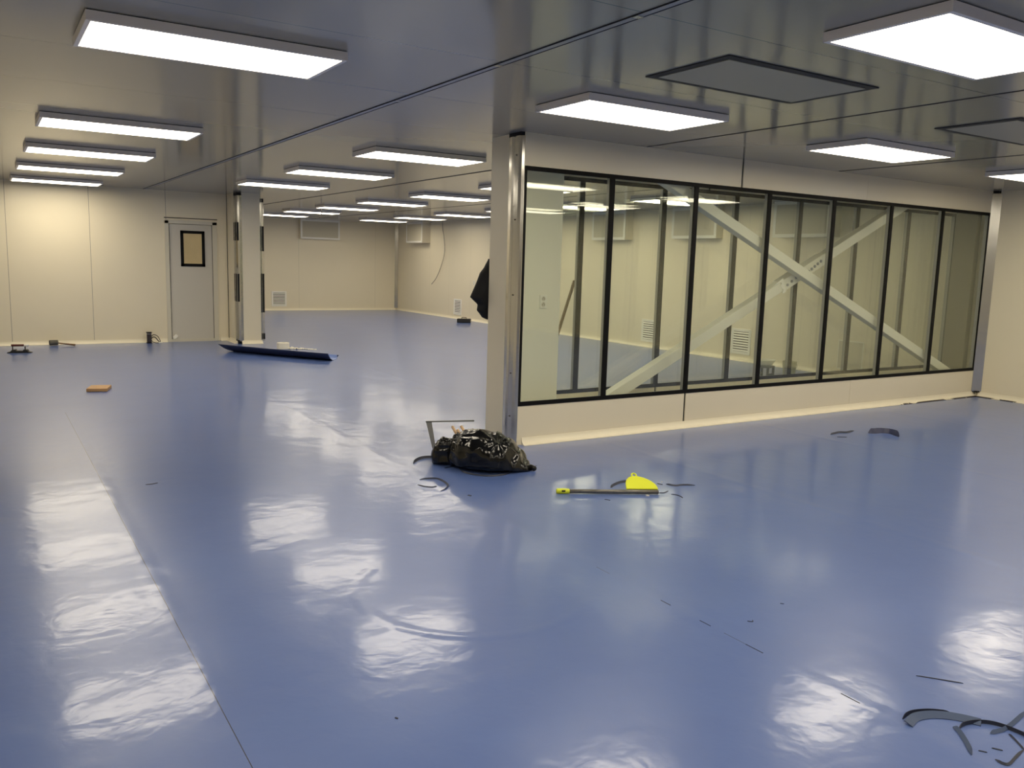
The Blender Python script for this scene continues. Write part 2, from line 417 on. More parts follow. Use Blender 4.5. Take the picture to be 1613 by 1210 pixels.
MULL = [4.735 + 1.009 * i for i in range(6)]
def glazing(name, y0):
    X0, X1 = 3.812, 10.795
    root = empty(name, ((X0 + X1) / 2, y0, ZS)); root['kind'] = 'structure'
    def ob(nm, bm, m):
        o = obj(nm, bm, m); o.parent = root; o.matrix_parent_inverse = Matrix.Translation(-Vector(root.location)); return o
    w, yb = 0.036, y0 - 0.004
    ob('frame', B((X0, X1, yb, y0 + .010, ZS, ZS + w), (X0, X1, yb, y0 + .010, ZT - w, ZT),
                  (X0, X0 + .026, yb, y0 + .010, ZS + w, ZT - w), (X1 - .018, X1, yb, y0 + .010, ZS + w, ZT - w)), M['black'])
    d = 0.052
    ob('inner_frame', B((X0, X1, y0 + .010, y0 + d, ZS, ZS + .03), (X0, X1, y0 + .010, y0 + d, ZT - .03, ZT),
                        (X0, X0 + .022, y0 + .010, y0 + d, ZS + .03, ZT - .03), (X1 - .022, X1, y0 + .010, y0 + d, ZS + .03, ZT - .03)), M['alu_grey'])
    xs = [X0] + MULL + [X1]
    for x in MULL:
        ob('mullion', B((x - .026, x + .026, yb, y0 + .010, ZS + w, ZT - w)), M['black'])
        ob('mullion_profile', B((x - .019, x + .019, y0 + .010, y0 + d, ZS + .03, ZT - .03)), M['alu_grey'])
    for i in range(7):
        a, b = xs[i] + .004, xs[i + 1] - .004
        ob('pane', B((a, b, y0, y0 + .004, ZS + .01, ZT - .01)), M['glass'])
        zc = (ZS + ZT) / 2; t_ = (.0035, .0042, .0030, .0046, .0036, .0041, .0032)[i]
        bm = B((a + .02, b - .02, -.002, .002, -(zc - ZS) + .02, (ZT - zc) - .02))
        bmesh.ops.transform(bm, matrix=Matrix.Translation((0, y0 + .044, zc)) @ Matrix.Rotation(t_, 4, 'X'), verts=bm.verts)
        ob('inner_pane', bm, M['glass'])
    return root
glazing('window_1', YG)
glazing('window_2', YB)
# boxed columns standing in the cavity, one at each end
struct('wall_cavity_column', B((3.87, 4.437, 6.235, 6.345, 0, HC)), mat('white_column_panel', (0.90, 0.87, 0.74), 0.35))
struct('wall_cavity_jamb', B((10.775, 10.865, 6.06, 6.345, 0, HC)), mat('shaded_jamb_paint', (0.17, 0.155, 0.11), 0.5))  # jamb colour darkened to carry the shade of the unlit cavity end

# ------------------------------------------------------------------ door
door = empty('door_1', ((DX0 + DX1) / 2, YD, 0)); door['kind'] = 'structure'
def dob(nm, bm, m, parent=door, **k):
    o = obj(nm, bm, m, **k); o.parent = parent
    o.matrix_parent_inverse = Matrix.Translation(-Vector(door.location)); return o
dob('door_frame', B((DX0 - .015, DX0 + .05, YD - .014, YD + .05, 0, DZ), (DX1 - .06, DX1 + .02, YD - .014, YD + .05, 0, DZ),
                    (DX0 - .015, DX1 + .02, YD - .014, YD + .05, DZ - .05, DZ + .01)), M['door_frame'], bevel=0.002)
dob('gap', B((DX0 + .05, DX0 + .062, YD + .004, YD + .02, 0.03, DZ - .05), (DX1 - .068, DX1 - .06, YD + .004, YD + .02, 0.03, DZ - .05)), M['dark_joint'])
leaf = dob('leaf', B((DX0 + .06, DX1 - .066, YD + .008, YD + .045, 0.008, DZ - .056)), M['door'])
dob('threshold', B((DX0 + .05, DX1 - .06, YD - .010, YD + .02, 0, .045)), M['door_frame'])
wx0, wx1, wz0, wz1 = 2.985, 3.39, 1.318, 1.938
dob('vision_frame', B((wx0, wx0 + .05, YD - .002, YD + .01, wz0, wz1), (wx1 - .05, wx1, YD - .002, YD + .01, wz0, wz1),
                      (wx0, wx1, YD - .002, YD + .01, wz0, wz0 + .05), (wx0, wx1, YD - .002, YD + .01, wz1 - .05, wz1)), M['black'])
dob('vision_pane', B((wx0 + .04, wx1 - .04, YD + .002, YD + .009, wz0 + .04, wz1 - .04)), M['tan_pane'])
bm = bmesh.new(); prism(bm, [(2.815, .09), (2.87, .13), (2.90, .10), (2.86, .06), (2.82, .05)], 'y', YD - .03, YD + .008)
dob('door_stop', bm, M['white_plastic'])
struct('trim_15', B((DX0 - .02, DX1 + .03, YD - .006, YD, DZ + .04, DZ + .055)), M['dark_joint'])

# ------------------------------------------------------------------ panel lights
X_COLS = [0.475, 3.250, 6.005, 8.782]
Y_ROWS = {-2: -2.03, -1: 0.27, 0: 2.573, 1: 4.879, 2: 8.196, 3: 10.463, 4: 12.752, 5: 15.046, 6: 17.313, 7: 19.550, 8: 21.82}
GROUP_L = 'lit panel lights on the ceiling'
def make_light(label):
    r = empty('ceiling_panel_light'); tag(r, label, 'ceiling light', GROUP_L)
    hx, hy = 0.607, 0.298
    bm = bmesh.new()
    zt, zb = HC - 0.004, ZL
    for b in ((-hx, hx, -hy, -hy + .024), (-hx, hx, hy - .024, hy), (-hx, -hx + .022, -hy + .024, hy - .024), (hx - .022, hx, -hy + .024, hy - .024)):
        box(bm, *b, zb, zt)
    box(bm, -hx + .022, hx - .022, -hy + .024, hy - .024, zt - .01, zt)
    obj('housing', bm, M['housing'], r)
    obj('shadow_gap_base', B((-hx + .006, hx - .006, -hy + .006, hy - .006, zt, HC)), M['black_gap'], r)  # inset slab coloured black to draw the shadow gap between housing and ceiling
    obj('diffuser', B((-hx + .022, hx - .022, -hy + .024, hy - .024, zb + .001, zb + .006)), M['lit'], r)
    return r
def copy_tree(o, parent=None):
    c = o.copy(); COL.objects.link(c)
    if parent is not None: c.parent = parent
    for ch in list(o.children): copy_tree(ch, c)
    return c
UNSEEN = 'lit white panel light of the near room, out of the picture'
LIGHTS = {
 (0, 1): 'large lit panel light in the upper left corner, the nearest of the leftmost row',
 (0, 2): 'lit panel light second from the camera in the leftmost row',
 (0, 3): 'lit panel light in the middle of the leftmost row of five',
 (0, 4): 'lit panel light next to last in the leftmost row',
 (0, 5): 'farthest lit panel light of the leftmost row, right before the door wall',
 (1, 0): 'biggest lit panel light, cut by the right edge in the upper right corner',
 (1, 1): 'lit panel light above the left end of the glazed partition, beside the square grille',
 (1, 2): 'lit panel light just left of the partition end, largest before the pillar',
 (1, 3): 'middle of the three lit panel lights leading from the partition end to the pillar',
 (1, 4): 'lit panel light just above the pillar with slotted corners',
 (2, 1): 'lit panel light in front of the right half of the glazed partition',
 (2, 3): 'lit panel light peeping out at both sides of the partition end post',
 (2, 4): 'lit panel light left of the partition post, nearest past the ceiling joint',
 (2, 5): 'second lit panel light past the dark ceiling joint, counted from the partition post',
 (2, 6): 'third lit panel light past the dark ceiling joint, counted from the partition post',
 (2, 7): 'lit panel light with a thin cable hanging in front of it',
 (2, 8): 'half hidden lit panel light just right of the slotted pillar, before the far wall',
 (3, 1): 'lit panel light cut by the right edge above the corner post',
 (3, 3): 'lit panel light seen through the second and third panes of the glazed partition',
 (3, 4): 'lit panel light seen through the first two panes of the glazed partition',
 (3, 5): 'lit panel light showing a tiny tip left of the partition post, back room',
 (3, 6): 'lit panel light before the right wall, nearest of the three above the far wall box',
 (3, 7): 'lit panel light right above the small box on the right wall near the far corner',
 (3, 8): 'lit panel light closest to the far corner of the back room',
}
cells = list(LIGHTS) + [(c, r) for c in range(4) for r in (-2, -1, 0) if (c, r) not in LIGHTS]
proto = None
for c, r in cells:
    lab = LIGHTS.get((c, r)) or 'panel light out of the picture, %s row from the left, %s the camera' % (('first', 'second', 'third', 'fourth')[c], {0: 'level with', -1: 'right behind', -2: 'well behind'}[r])
    if proto is None: proto = o = make_light(lab)
    else: o = copy_tree(proto); o['label'] = lab
    o.location = (X_COLS[c] + 0.585, Y_ROWS[r] - 0.2757, 0)

# ------------------------------------------------------------------ flush air grilles in the ceiling
def ceiling_grille(x0, x1, y0, y1, label):
    r = empty('ceiling_air_grille', ((x0 + x1) / 2, (y0 + y1) / 2, HC)); tag(r, label, 'air grille', 'flush air grilles in the ceiling')
    hx, hy, w = (x1 - x0) / 2, (y1 - y0) / 2, 0.052
    obj('frame', B((-hx, hx, -hy, -hy + w, -.006, 0), (-hx, hx, hy - w, hy, -.006, 0), (-hx, -hx + w, -hy + w, hy - w, -.006, 0), (hx - w, hx, -hy + w, hy - w, -.006, 0)), M['grille_frame'], r)
    obj('grille', B((-hx + w, hx - w, -hy + w, hy - w, -.009, 0)), M['grille_face'], r)
ceiling_grille(3.215, 4.425, 3.14, 3.77, 'flush grey air grille in the ceiling between the two big lights')
ceiling_grille(5.94, 7.16, 3.12, 3.73, 'flush grey air grille in the ceiling, cut by the right edge')

# ------------------------------------------------------------------ wall vents
def wall_vent(loc, rz, label, slats=True):
    r = empty('wall_vent', loc, rz); tag(r, label, 'vent', 'white louvred vents low on the walls')
    # local: x along wall, -y into the room
    hw, h, w = 0.215, 0.43, 0.045
    obj('frame', B((-hw, hw, -.014, 0, 0, w), (-hw, hw, -.014, 0, h - w, h), (-hw, -hw + w, -.014, 0, w, h - w), (hw - w, hw, -.014, 0, w, h - w)), M['white_plastic'], r, bevel=.002)
    if slats:
        obj('backing', B((-hw + w, hw - w, -.003, 0, w, h - w)), M['vent_dark'], r)
        bm = bmesh.new()
        n = 8; z0, z1 = w, h - w; dz = (z1 - z0) / n
        for i in range(n):
            a = z0 + i * dz + .003
            prism(bm, [(-.004, a + .010), (-.013, a + .004), (-.013, a + .014), (-.005, a + .028)], 'x', -hw + w, hw - w)
        obj('louvre', bm, M['white_plastic'], r)
    else:
        obj('mesh_panel', B((-hw + w * .3, hw - w * .3, -.016, 0, w * .3, h - w * .3)), M['grille'], r)
    return r
wall_vent((7.205, YF, 0.115), 0, 'white louvred vent low on the far wall, right of the slotted pillar')
wall_vent((XR, 20.0, 0.105), -PI / 2, 'white louvred vent on the right wall above the black case')
wall_vent((XR, 12.27, 0.105), -PI / 2, 'white louvred vent seen through the second pane, half behind a mullion')
wall_vent((XR, 9.94, 0.115), -PI / 2, 'white louvred vent seen through the third pane under the brace')
r = wall_vent((XR, 7.80, 0.11), -PI / 2, 'plain grey square vent low on the wall behind the fifth pane', False)
r['group'] = 'low vents of the back room'

# ------------------------------------------------------------------ air supply boxes high on the walls
def supply_box(loc, rz, w, d, label):
    r = empty('air_supply_box', loc, rz); tag(r, label, 'air supply box', 'white air supply boxes under the ceiling')
    h = HC - loc[2]; hw = w / 2; f = 0.05
    obj('body', B((-hw, hw, -d + .012, 0, 0, h)), M['wall_plain'], r)
    obj('face_frame', B((-hw, hw, -d, -d + .012, 0, f), (-hw, hw, -d, -d + .012, h - f, h), (-hw, -hw + f, -d, -d + .012, f, h - f), (hw - f, hw, -d, -d + .012, f, h - f)), M['white_plastic'], r)
    obj('face_grille', B((-hw + f, hw - f, -d + .004, -d + .014, f, h - f)), M['grille'], r)
supply_box((8.39, YF, 2.055), 0, 1.17, 0.15, 'white framed supply box high on the far wall')
supply_box((XR, 22.22, 2.03), -PI / 2, 1.05, 0.27, 'small looking supply box on the right wall nearest the far corner')
supply_box((XR, 13.42, 2.05), -PI / 2, 1.05, 0.20, 'supply box on the right wall seen through the first and second panes')
supply_box((XR, 11.06, 2.06), -PI / 2, 1.1, 0.17, 'supply box on the right wall seen behind the second mullion')
supply_box((XR, 8.68, 2.055), -PI / 2, 1.05, 0.26, 'supply box on the right wall behind the crossing braces, fourth pane')

# ------------------------------------------------------------------ crossed braces in the cavity
def beam(name, x0, z0, x1, z1, ya, yb, th, label):
    r = empty(name, (x0, (ya + yb) / 2, z0)); tag(r, label, 'brace', 'crossed steel braces')
    d = Vector((x1 - x0, 0, z1 - z0)); L = d.length; a = math.atan2(d.z, d.x)
    o = obj('beam', B((0, L, -(yb - ya) / 2, (yb - ya) / 2, 0, th)), M['brace'], r, bevel=.004)
    o.rotation_euler = (0, -a, 0)
    return r, o, L, a
thA = 0.105
A, Ab, LA, aA = beam('diagonal_brace', 4.62, 0.065, 9.62, 2.42, 6.13, 6.23, thA, 'white diagonal brace rising to the right behind the glass, with a bolted splice')
# bolted, wrapped splice near the crossing
s0 = (7.31 - 4.62) / math.cos(aA)
def along(bm, *b): box(bm, *b)
bm = bmesh.new(); along(bm, s0 - .02, s0 + .72, -.058, .058, -.008, thA + .008)
o = obj('splice_sleeve', bm, M['brace'], A, bevel=.006); o.rotation_euler = (0, -aA, 0)
for xx, zz, rr_ in [(.06 + .075 * k, .04 + .008 * k, .016) for k in range(3)] + [(.42 + .055 * k, .035 + .006 * k, .017) for k in range(5)]:
    bm = bmesh.new(); tube(bm, [(s0 + xx, -.057, zz), (s0 + xx, -.067, zz)], rr_, 8)
    o = obj('bolt', bm, M['alu_trim'], A); o.rotation_euler = (0, -aA, 0)
# torn edge of the wrapping film
bm = bmesh.new()
prev = None
for k in range(14):
    t = k / 13; zz = -.02 + t * (thA + .05)
    jx = s0 - .03 - .03 * noise.noise(Vector((t * 6, 0, 0))) - (.11 if k == 12 else 0)
    a_ = bm.verts.new((jx, -.061 - .004 * math.sin(t * 9), zz)); b_ = bm.verts.new((s0 + .02, -.060, zz))
    if prev: bm.faces.new((prev[0], prev[1], b_, a_))
    prev = (a_, b_)
o = obj('torn_wrap', bm, M['white_plastic'], A); o.rotation_euler = (0, -aA, 0)
sm = o.modifiers.new('solid', 'SOLIDIFY'); sm.thickness = .002
Bc, Bb, LB, aB = beam('diagonal_brace', 5.22, 2.395, 10.77, 0.11, 6.0, 6.1, 0.1, 'white diagonal brace falling to the right behind the glass, in front of the other')
Bb.location = (0, 0, 0)

# ------------------------------------------------------------------ power outlets
def outlet(loc, rz, label):
    r = empty('power_outlet', loc, rz); tag(r, label, 'outlet', 'white double outlets')
    obj('cover_plate', B((-.037, .037, -.008, 0, -.06, .06)), M['white_plastic'], r, bevel=.003)
    for z in (-.026, .026):
        bm = bmesh.new(); tube(bm, [(0, -.0078, z), (0, -.0095, z)], .0215, 20)
        fc = obj('socket_face', bm, M['door_frame'], r)
        for b in ((-.010, -.006), (.006, .010)):
            obj('socket_slot', B((b[0], b[1], -.0102, -.009, z - .008, z + .006)), M['black_gap'], fc)
        bm = bmesh.new(); tube(bm, [(0, -.009, z + .012), (0, -.0102, z + .012)], .0035, 8)
        obj('socket_slot', bm, M['black_gap'], fc)
    return r
outlet((4.253, 6.235, 1.21), 0, 'white double outlet on the column panel behind the first pane')
outlet((XR, 19.13, 0.99), -PI / 2, 'white outlet on the right wall beside the hanging black jacket')

# ------------------------------------------------------------------ loose cables
def cable(name, pts, r, m, label, cat='cable'):
    bm = bmesh.new(); tube(bm, spline(pts, 8), r, 8)
    o = obj(name, bm, m, smooth=True); tag(o, label, cat); return o
M['cable'] = mat('dark_cable', (0.05, 0.045, 0.04), 0.5)
M['cable_grey'] = mat('grey_cable', (0.30, 0.27, 0.22), 0.5)
cable('loose_cable', [(10.83, 20.9, HC), (10.80, 20.82, 2.4), (10.82, 20.75, 2.1), (10.83, 20.75, 1.75), (10.82, 20.95, 1.35), (10.81, 21.2, 1.05), (10.80, 21.45, 0.88)], .009, M['cable_grey'],
      'thin grey cable hanging down the right wall right of the small supply box')
cable('loose_cable', [(6.0, 17.1, HC), (6.04, 17.12, HC - .05), (6.07, 17.15, HC - .15), (6.03, 17.16, HC - .24), (5.93, 17.18, HC - .27)], .008, M['cable'],
      'short dark cable looping down from the ceiling joint in the back room')

# ------------------------------------------------------------------ black jacket on the back of the partition end
M['cloth'] = mat('black_cloth', (0.006, 0.006, 0.007), 0.85)
prof = [(1.575, 3.842), (1.563, 3.835), (1.495, 3.793), (1.449, 3.755), (1.387, 3.731), (1.309, 3.694), (1.236, 3.657), (1.203, 3.697), (1.169, 3.737), (1.118, 3.731), (1.09, 3.758), (1.055, 3.785), (1.035, 3.835)]
def left_at(z):
    for (za, xa), (zb, xb) in zip(prof, prof[1:]):
        if za >= z >= zb: return xa + (xb - xa) * (za - z) / (za - zb)
    return prof[0][1] if z > prof[0][0] else prof[-1][1]
bm = bmesh.new(); rings = []
NZ, NA = 54, 40
for i in range(NZ + 1):
    z = 1.575 - (1.575 - 1.035) * i / NZ
    xl = left_at(z); t = i / NZ
    xr = 3.90 + .22 * math.sin(PI * min(1, t * 1.1)) ** .7
    cx, w = (xl + xr) / 2, (xr - xl) / 2
    dep = (.02 + .075 * math.sin(PI * min(.93, .08 + t * .9)) ** .6)
    ring = []
    for k in range(NA):
        a = 2 * PI * k / NA
        fold = 1 + .16 * math.sin(5 * a + 2.2 * t) * (1 if math.cos(a) > -.8 else .1) * t
        x = cx + w * math.cos(a)
        y = 6.50 + dep * math.sin(a) * fold + .006 * noise.noise(Vector((x * 20, z * 9, a)))
        ring.append(bm.verts.new((x, max(y, 6.415), z)))
    rings.append(ring)
for i in range(NZ):
    for k in range(NA): bm.faces.new((rings[i][k], rings[i][(k + 1) % NA], rings[i + 1][(k + 1) % NA], rings[i + 1][k]))
bm.faces.new(rings[0]); bm.faces.new(rings[-1][::-1])
jk = obj('jacket', bm, M['cloth'], smooth=True); tag(jk, 'black jacket hanging behind the end of the glazed partition', 'jacket')
bm = bmesh.new(); tube(bm, [(3.90, 6.41, 1.60), (3.90, 6.46, 1.595), (3.90, 6.485, 1.565), (3.90, 6.50, 1.555)], .004, 8)
o = obj('wall_hook', bm, M['alu'], smooth=True); tag(o, 'small metal hook holding the black jacket', 'hook')

# ------------------------------------------------------------------ black case by the right wall
cs = empty('tool_case', (10.42, 18.9, 0), -0.95); tag(cs, 'small black tool case on the floor by the right wall', 'case')
cs.location = (10.36, 18.72, 0); cs.rotation_euler = (0, 0, -0.62)
obj('case_body', B((-.17, .17, -.10, .10, 0, .10)), mat('black_plastic', (.008, .008, .008), .5), cs, bevel=.012)
bm = bmesh.new(); tube(bm, spline([(-.06, 0, .10), (-.055, 0, .125), (0, 0, .13), (.055, 0, .125), (.06, 0, .10)], 5), .008, 8)
obj('handle', bm, M['black'], cs, smooth=True)

# ------------------------------------------------------------------ brown pole behind the partition
M['brown_wood'] = mat('brown_wood', (0.17, 0.085, 0.04), 0.6, vary=(14, .3))
bm = bmesh.new(); tube(bm, [(4.40, 6.62, 0.0), (4.862, 6.60, 1.392)], .015, 12)
o = obj('wooden_pole', bm, M['brown_wood'], smooth=False); tag(o, 'brown wooden pole leaning behind the column panel of the glazed partition', 'pole')

# ------------------------------------------------------------------ stool and bucket seen through the glass
M['dark_grey'] = mat('dark_grey_plastic', (0.10, 0.11, 0.11), 0.5)
M['pale_green'] = mat('pale_bucket', (0.52, 0.50, 0.34), 0.45)
st = empty('step_stool', (9.45, 8.16, 0), 0.3); tag(st, 'small dark grey stool behind the fourth pane of the partition', 'stool')
obj('seat', B((-.11, .11, -.10, .10, .165, .19)), M['dark_grey'], st, bevel=.006)
for sx_ in (-1, 1):
    for sy_ in (-1, 1):
        bm = bmesh.new(); prism(bm, [(sx_ * .095 - .014, sy_ * .085 - .014), (sx_ * .095 + .014, sy_ * .085 - .014), (sx_ * .095 + .014, sy_ * .085 + .014), (sx_ * .095 - .014, sy_ * .085 + .014)], 'z', 0, .166)
        obj('leg', bm, M['dark_grey'], st)
for yy in (-.094, .078): obj('stretcher', B((-.09, .09, yy, yy + .016, .06, .085)), M['dark_grey'], st)
bm = bmesh.new()
prevr = None
for i, (rr, zz) in enumerate(((.08, 0), (.10, .03), (.125, .075), (.135, .085), (.128, .085), (.118, .078), (.09, .03), (.05, .012))):
    ring = [bm.verts.new((rr * 1.15 * math.cos(2 * PI * k / 28), rr * math.sin(2 * PI * k / 28), zz)) for k in range(28)]
    if prevr:
        for k in range(28): bm.faces.new((prevr[k], prevr[(k + 1) % 28], ring[(k + 1) % 28], ring[k]))
    else: bm.faces.new(ring[::-1])
    prevr = ring
bm.faces.new(prevr)
o = obj('plastic_basin', bm, M['white_plastic'], smooth=True); o.location = (9.45, 8.16, .19); tag(o, 'white plastic basin standing on the dark grey stool', 'basin')
bk = empty('bucket', (9.80, 8.02, 0)); tag(bk, 'pale bucket with brushes in it behind the fourth pane', 'bucket')
bm = bmesh.new(); prevr = None
for rr, zz in ((.075, 0), (.082, .05), (.10, .25), (.104, .255), (.096, .255), (.08, .03)):
    ring = [bm.verts.new((rr * math.cos(2 * PI * k / 28), rr * math.sin(2 * PI * k / 28), zz)) for k in range(28)]
    if prevr:
        for k in range(28): bm.faces.new((prevr[k], prevr[(k + 1) % 28], ring[(k + 1) % 28], ring[k]))
    else: bm.faces.new(ring[::-1])
    prevr = ring
bm.faces.new(prevr); obj('pail', bm, M['pale_green'], bk, smooth=True)
bm = bmesh.new(); tube(bm, spline([(-.10, 0, .25), (-.09, -.06, .20), (0, -.11, .17), (.09, -.06, .20), (.10, 0, .25)], 6), .003, 6)
obj('handle', bm, M['alu'], bk, smooth=True)
bm = bmesh.new(); tube(bm, [(9.78, 8.03, .035), (9.74, 8.02, .31)], .012, 8); box(bm, 9.715, 9.765, 8.0, 8.03, .29, .335)
o = obj('paint_brush', bm, M['brown_wood']); tag(o, 'reddish brown brush sticking out of the pale bucket', 'brush')

# ------------------------------------------------------------------ curled sheet of blue vinyl
M['vinyl_top'] = mat('blue_vinyl_offcut', (0.15, 0.225, 0.50), 0.35, spec=.5)
M['vinyl_dark'] = mat('dark_vinyl_underside', (0.018, 0.026, 0.075), 0.6)
a, b = Vector((3.46, 13.86, 0)), Vector((4.52, 12.22, 0))
d = (b - a).normalized(); n = Vector((-d.y, d.x, 0)) * -1     # n points away from the camera to the right
bm = bmesh.new(); NL, NW = 30, 18; grid = []
for i in range(NL + 1):
    t = i / NL; row = []
    c = a + (b - a) * t
    half = .215 + .02 * math.sin(t * 5)
    for j in range(NW + 1):
        s = j / NW * 2 - 1
        if s < 0: off, hh = -.20 * (1 - (1 + s) ** 1.6) , .056 * (-s) ** 2.3 * (1 - .12 * t)
        else: off, hh = .29 * s, .125 * s ** 2.4
        end = .10 * s * s * (1 if i == 0 else 0)
        row.append(bm.verts.new(c + n * (off + .02 * math.sin(3 * t)) + Vector((0, 0, .002 + hh)) - d * (end if i == 0 else 0) + d * (.10 * s if i == NL else 0)))
    grid.append(row)
for i in range(NL):
    for j in range(NW): bm.faces.new((grid[i][j], grid[i + 1][j], grid[i + 1][j + 1], grid[i][j + 1]))
o = obj('vinyl_sheet', bm, None, smooth=True, mats=[M['vinyl_dark'], M['vinyl_top']])
sm = o.modifiers.new('solid', 'SOLIDIFY'); sm.thickness = .003; sm.offset = 1; sm.material_offset = 1
tag(o, 'long offcut of blue floor vinyl curled into a trough, lying before the pillar', 'vinyl sheet')

# ------------------------------------------------------------------ paper tape roll
M['paper'] = mat('cream_paper', (0.80, 0.76, 0.64), 0.7, bump=(25, .3, .01))
tr = empty('tape_roll', (4.25, 13.93, 0)); tag(tr, 'cream paper tape roll with a crumpled loose end, behind the blue vinyl trough', 'tape roll')
bm = bmesh.new(); prevr = None; first = None
for rr, zz in ((.038, .001), (.098, .001), (.102, .01), (.102, .10), (.098, .108), (.038, .108)):
    ring = [bm.verts.new((rr * math.cos(2 * PI * k / 32), rr * math.sin(2 * PI * k / 32), zz)) for k in range(32)]
    if prevr:
        for k in range(32): bm.faces.new((prevr[k], prevr[(k + 1) % 32], ring[(k + 1) % 32], ring[k]))
    else: first = ring
    prevr = ring
for k in range(32): bm.faces.new((prevr[k], prevr[(k + 1) % 32], first[(k + 1) % 32], first[k]))
obj('roll', bm, M['paper'], tr, bevel=.002)
bm = bmesh.new(); prv = None
for i in range(40):
    t = i / 39
    c = Vector((.09 + .40 * t, -.05 - .22 * t + .015 * math.sin(t * 14), 0))
    wv = .045 + .012 * noise.noise(Vector((t * 9, 3, 0)))
    h = .035 * (1 - t) + .012
    row = [bm.verts.new(c + Vector((.4 * s * wv, .9 * s * wv, .003 + abs(h * noise.noise(Vector((t * 13, s * 3, 1)))) + (.02 * (1 - t)) * (1 - s * s)))) for s in (-1, -.5, 0, .5, 1)]
    if prv:
        for k in range(4): bm.faces.new((prv[k], prv[k + 1], row[k + 1], row[k]))
    prv = row
o = obj('loose_end', bm, M['paper'], tr, smooth=True); sm = o.modifiers.new('solid', 'SOLIDIFY'); sm.thickness = .003

# ------------------------------------------------------------------ tools along the door wall
sd = empty('hand_float', (0.445, 14.52, 0), -0.2); tag(sd, 'black hand float with a dark red handle, on the floor at the far left', 'hand float')
bm = bmesh.new(); prism(bm, [(-.165, 0), (.165, 0), (.16, .008), (.12, .016), (.105, .045), (.055, .05), (.045, .03), (-.04, .03), (-.05, .05), (-.10, .045), (-.12, .018), (-.16, .008)], 'y', -.05, .05)
obj('base', bm, mat('black_iron', (.008, .008, .008), .5), sd, bevel=.003)
for xx in (-.098, .066): obj('bracket', B((xx, xx + .012, -.008, .008, .04, .108)), M['black'], sd)
bm = bmesh.new(); tube(bm, [(-.108, 0, .112), (.06, 0, .112)], .017, 14); obj('handle', bm, mat('dark_red_wood', (.10, .02, .016), .35), sd)
bm = bmesh.new(); tube(bm, [(.06, 0, .112), (.122, 0, .112)], .018, 14); obj('handle_end', bm, M['white_plastic'], sd)

ml = empty('mallet', (0.96, 15.47, 0), -0.42); tag(ml, 'rubber mallet with a wooden handle, lying against the skirting of the door wall', 'mallet')
bm = bmesh.new(); tube(bm, [(-.065, 0, .048), (-.06, 0, .048), (.055, 0, .048), (.06, 0, .048)], .042, 20, radii=[.038, .043, .043, .038])
o = obj('head', bm, mat('grey_rubber', (.10, .095, .075), .7), ml); o.rotation_euler = (0, 0, .5)
bm = bmesh.new(); tube(bm, [(-.067, 0, .048), (-.0655, 0, .048)], .039, 20); o2 = obj('face', bm, M['black'], ml); o2.rotation_euler = (0, 0, .5)
bm = bmesh.new(); tube(bm, [(.02, .02, .046), (.14, -.0, .034), (.33, -.03, .018)], .012, 12, radii=[.011, .011, .016])
obj('handle', bm, M['brown_wood'], ml)

rl = empty('power_tool_charger', (2.405, 15.49, 0), 0); tag(rl, 'dark upright device with looped cable, standing at the foot of the door wall', 'electrical device')
obj('device_body', B((-.036, .036, -.03, .03, .012, .178)), mat('dark_purple_plastic', (.022, .014, .02), .35), rl, bevel=.008)
obj('device_cap', B((-.042, .042, -.034, .034, 0, .012), (-.044, .044, -.034, .034, .178, .19)), M['black'], rl, bevel=.002)
obj('device_band', B((-.038, .038, -.032, .032, .155, .163)), M['alu'], rl)
bm = bmesh.new()
tube(bm, spline([(.034, 0, .11), (.07, -.02, .145), (.13, -.03, .12), (.165, -.05, .05), (.165, -.07, .014)], 7), .006, 8)
tube(bm, spline([(.034, 0, .07), (.05, -.02, .10), (.09, -.03, .10), (.13, -.05, .05), (.155, -.07, .02)], 7), .008, 8)
tube(bm, spline([(.034, 0, .05), (.06, -.03, .02), (.10, -.05, .008), (.14, -.07, .008)], 7), .005, 8)
obj('cable', bm, M['cable'], rl, smooth=True)
obj('plug', B((.14, .20, -.095, -.06, .004, .022)), M['white_plastic'], rl, bevel=.003)

wb = obj('wood_offcut', B((-.105, .105, -.14, .14, 0, .034)), mat('tan_wood', (.46, .27, .12), .6, vary=(20, .15)), bevel=.003)
wb.location = (1.065, 10.34, 0.003); wb.rotation_euler = (0, 0, -.28); tag(wb, 'square tan wood offcut alone on the floor in front of the door wall', 'wood offcut')

# ------------------------------------------------------------------ black rubbish bag
def bag_mat():
    m = mat('black_bin_liner', (0.003, 0.003, 0.003), 0.14, spec=.42)
    nt = m.node_tree; p = nt.nodes['Principled BSDF']; L = nt.links.new
    tc = nt.nodes.new('ShaderNodeTexCoord'); mp = nt.nodes.new('ShaderNodeMapping'); mp.inputs['Scale'].default_value = (4, 13, 9); mp.inputs['Rotation'].default_value = (0, .3, .5)
    L(tc.outputs['Object'], mp.inputs[0])
    n1 = nt.nodes.new('ShaderNodeTexNoise'); n1.noise_type = 'RIDGED_MULTIFRACTAL'; n1.inputs['Scale'].default_value = 1.0; n1.inputs['Detail'].default_value = 3; n1.inputs['Distortion'].default_value = .6
    L(mp.outputs[0], n1.inputs['Vector'])
    bp_ = nt.nodes.new('ShaderNodeBump'); bp_.inputs['Strength'].default_value = .8; bp_.inputs['Distance'].default_value = .0035
    L(n1.outputs['Fac'], bp_.inputs['Height']); L(bp_.outputs['Normal'], p.inputs['Normal'])
    return m
M['bag'] = bag_mat()
bg = empty('rubbish_bag', (3.185, 5.385, 0), math.atan2(-.56, .60)); tag(bg, 'black plastic rubbish bag slumped on the floor beside the partition end', 'rubbish bag')
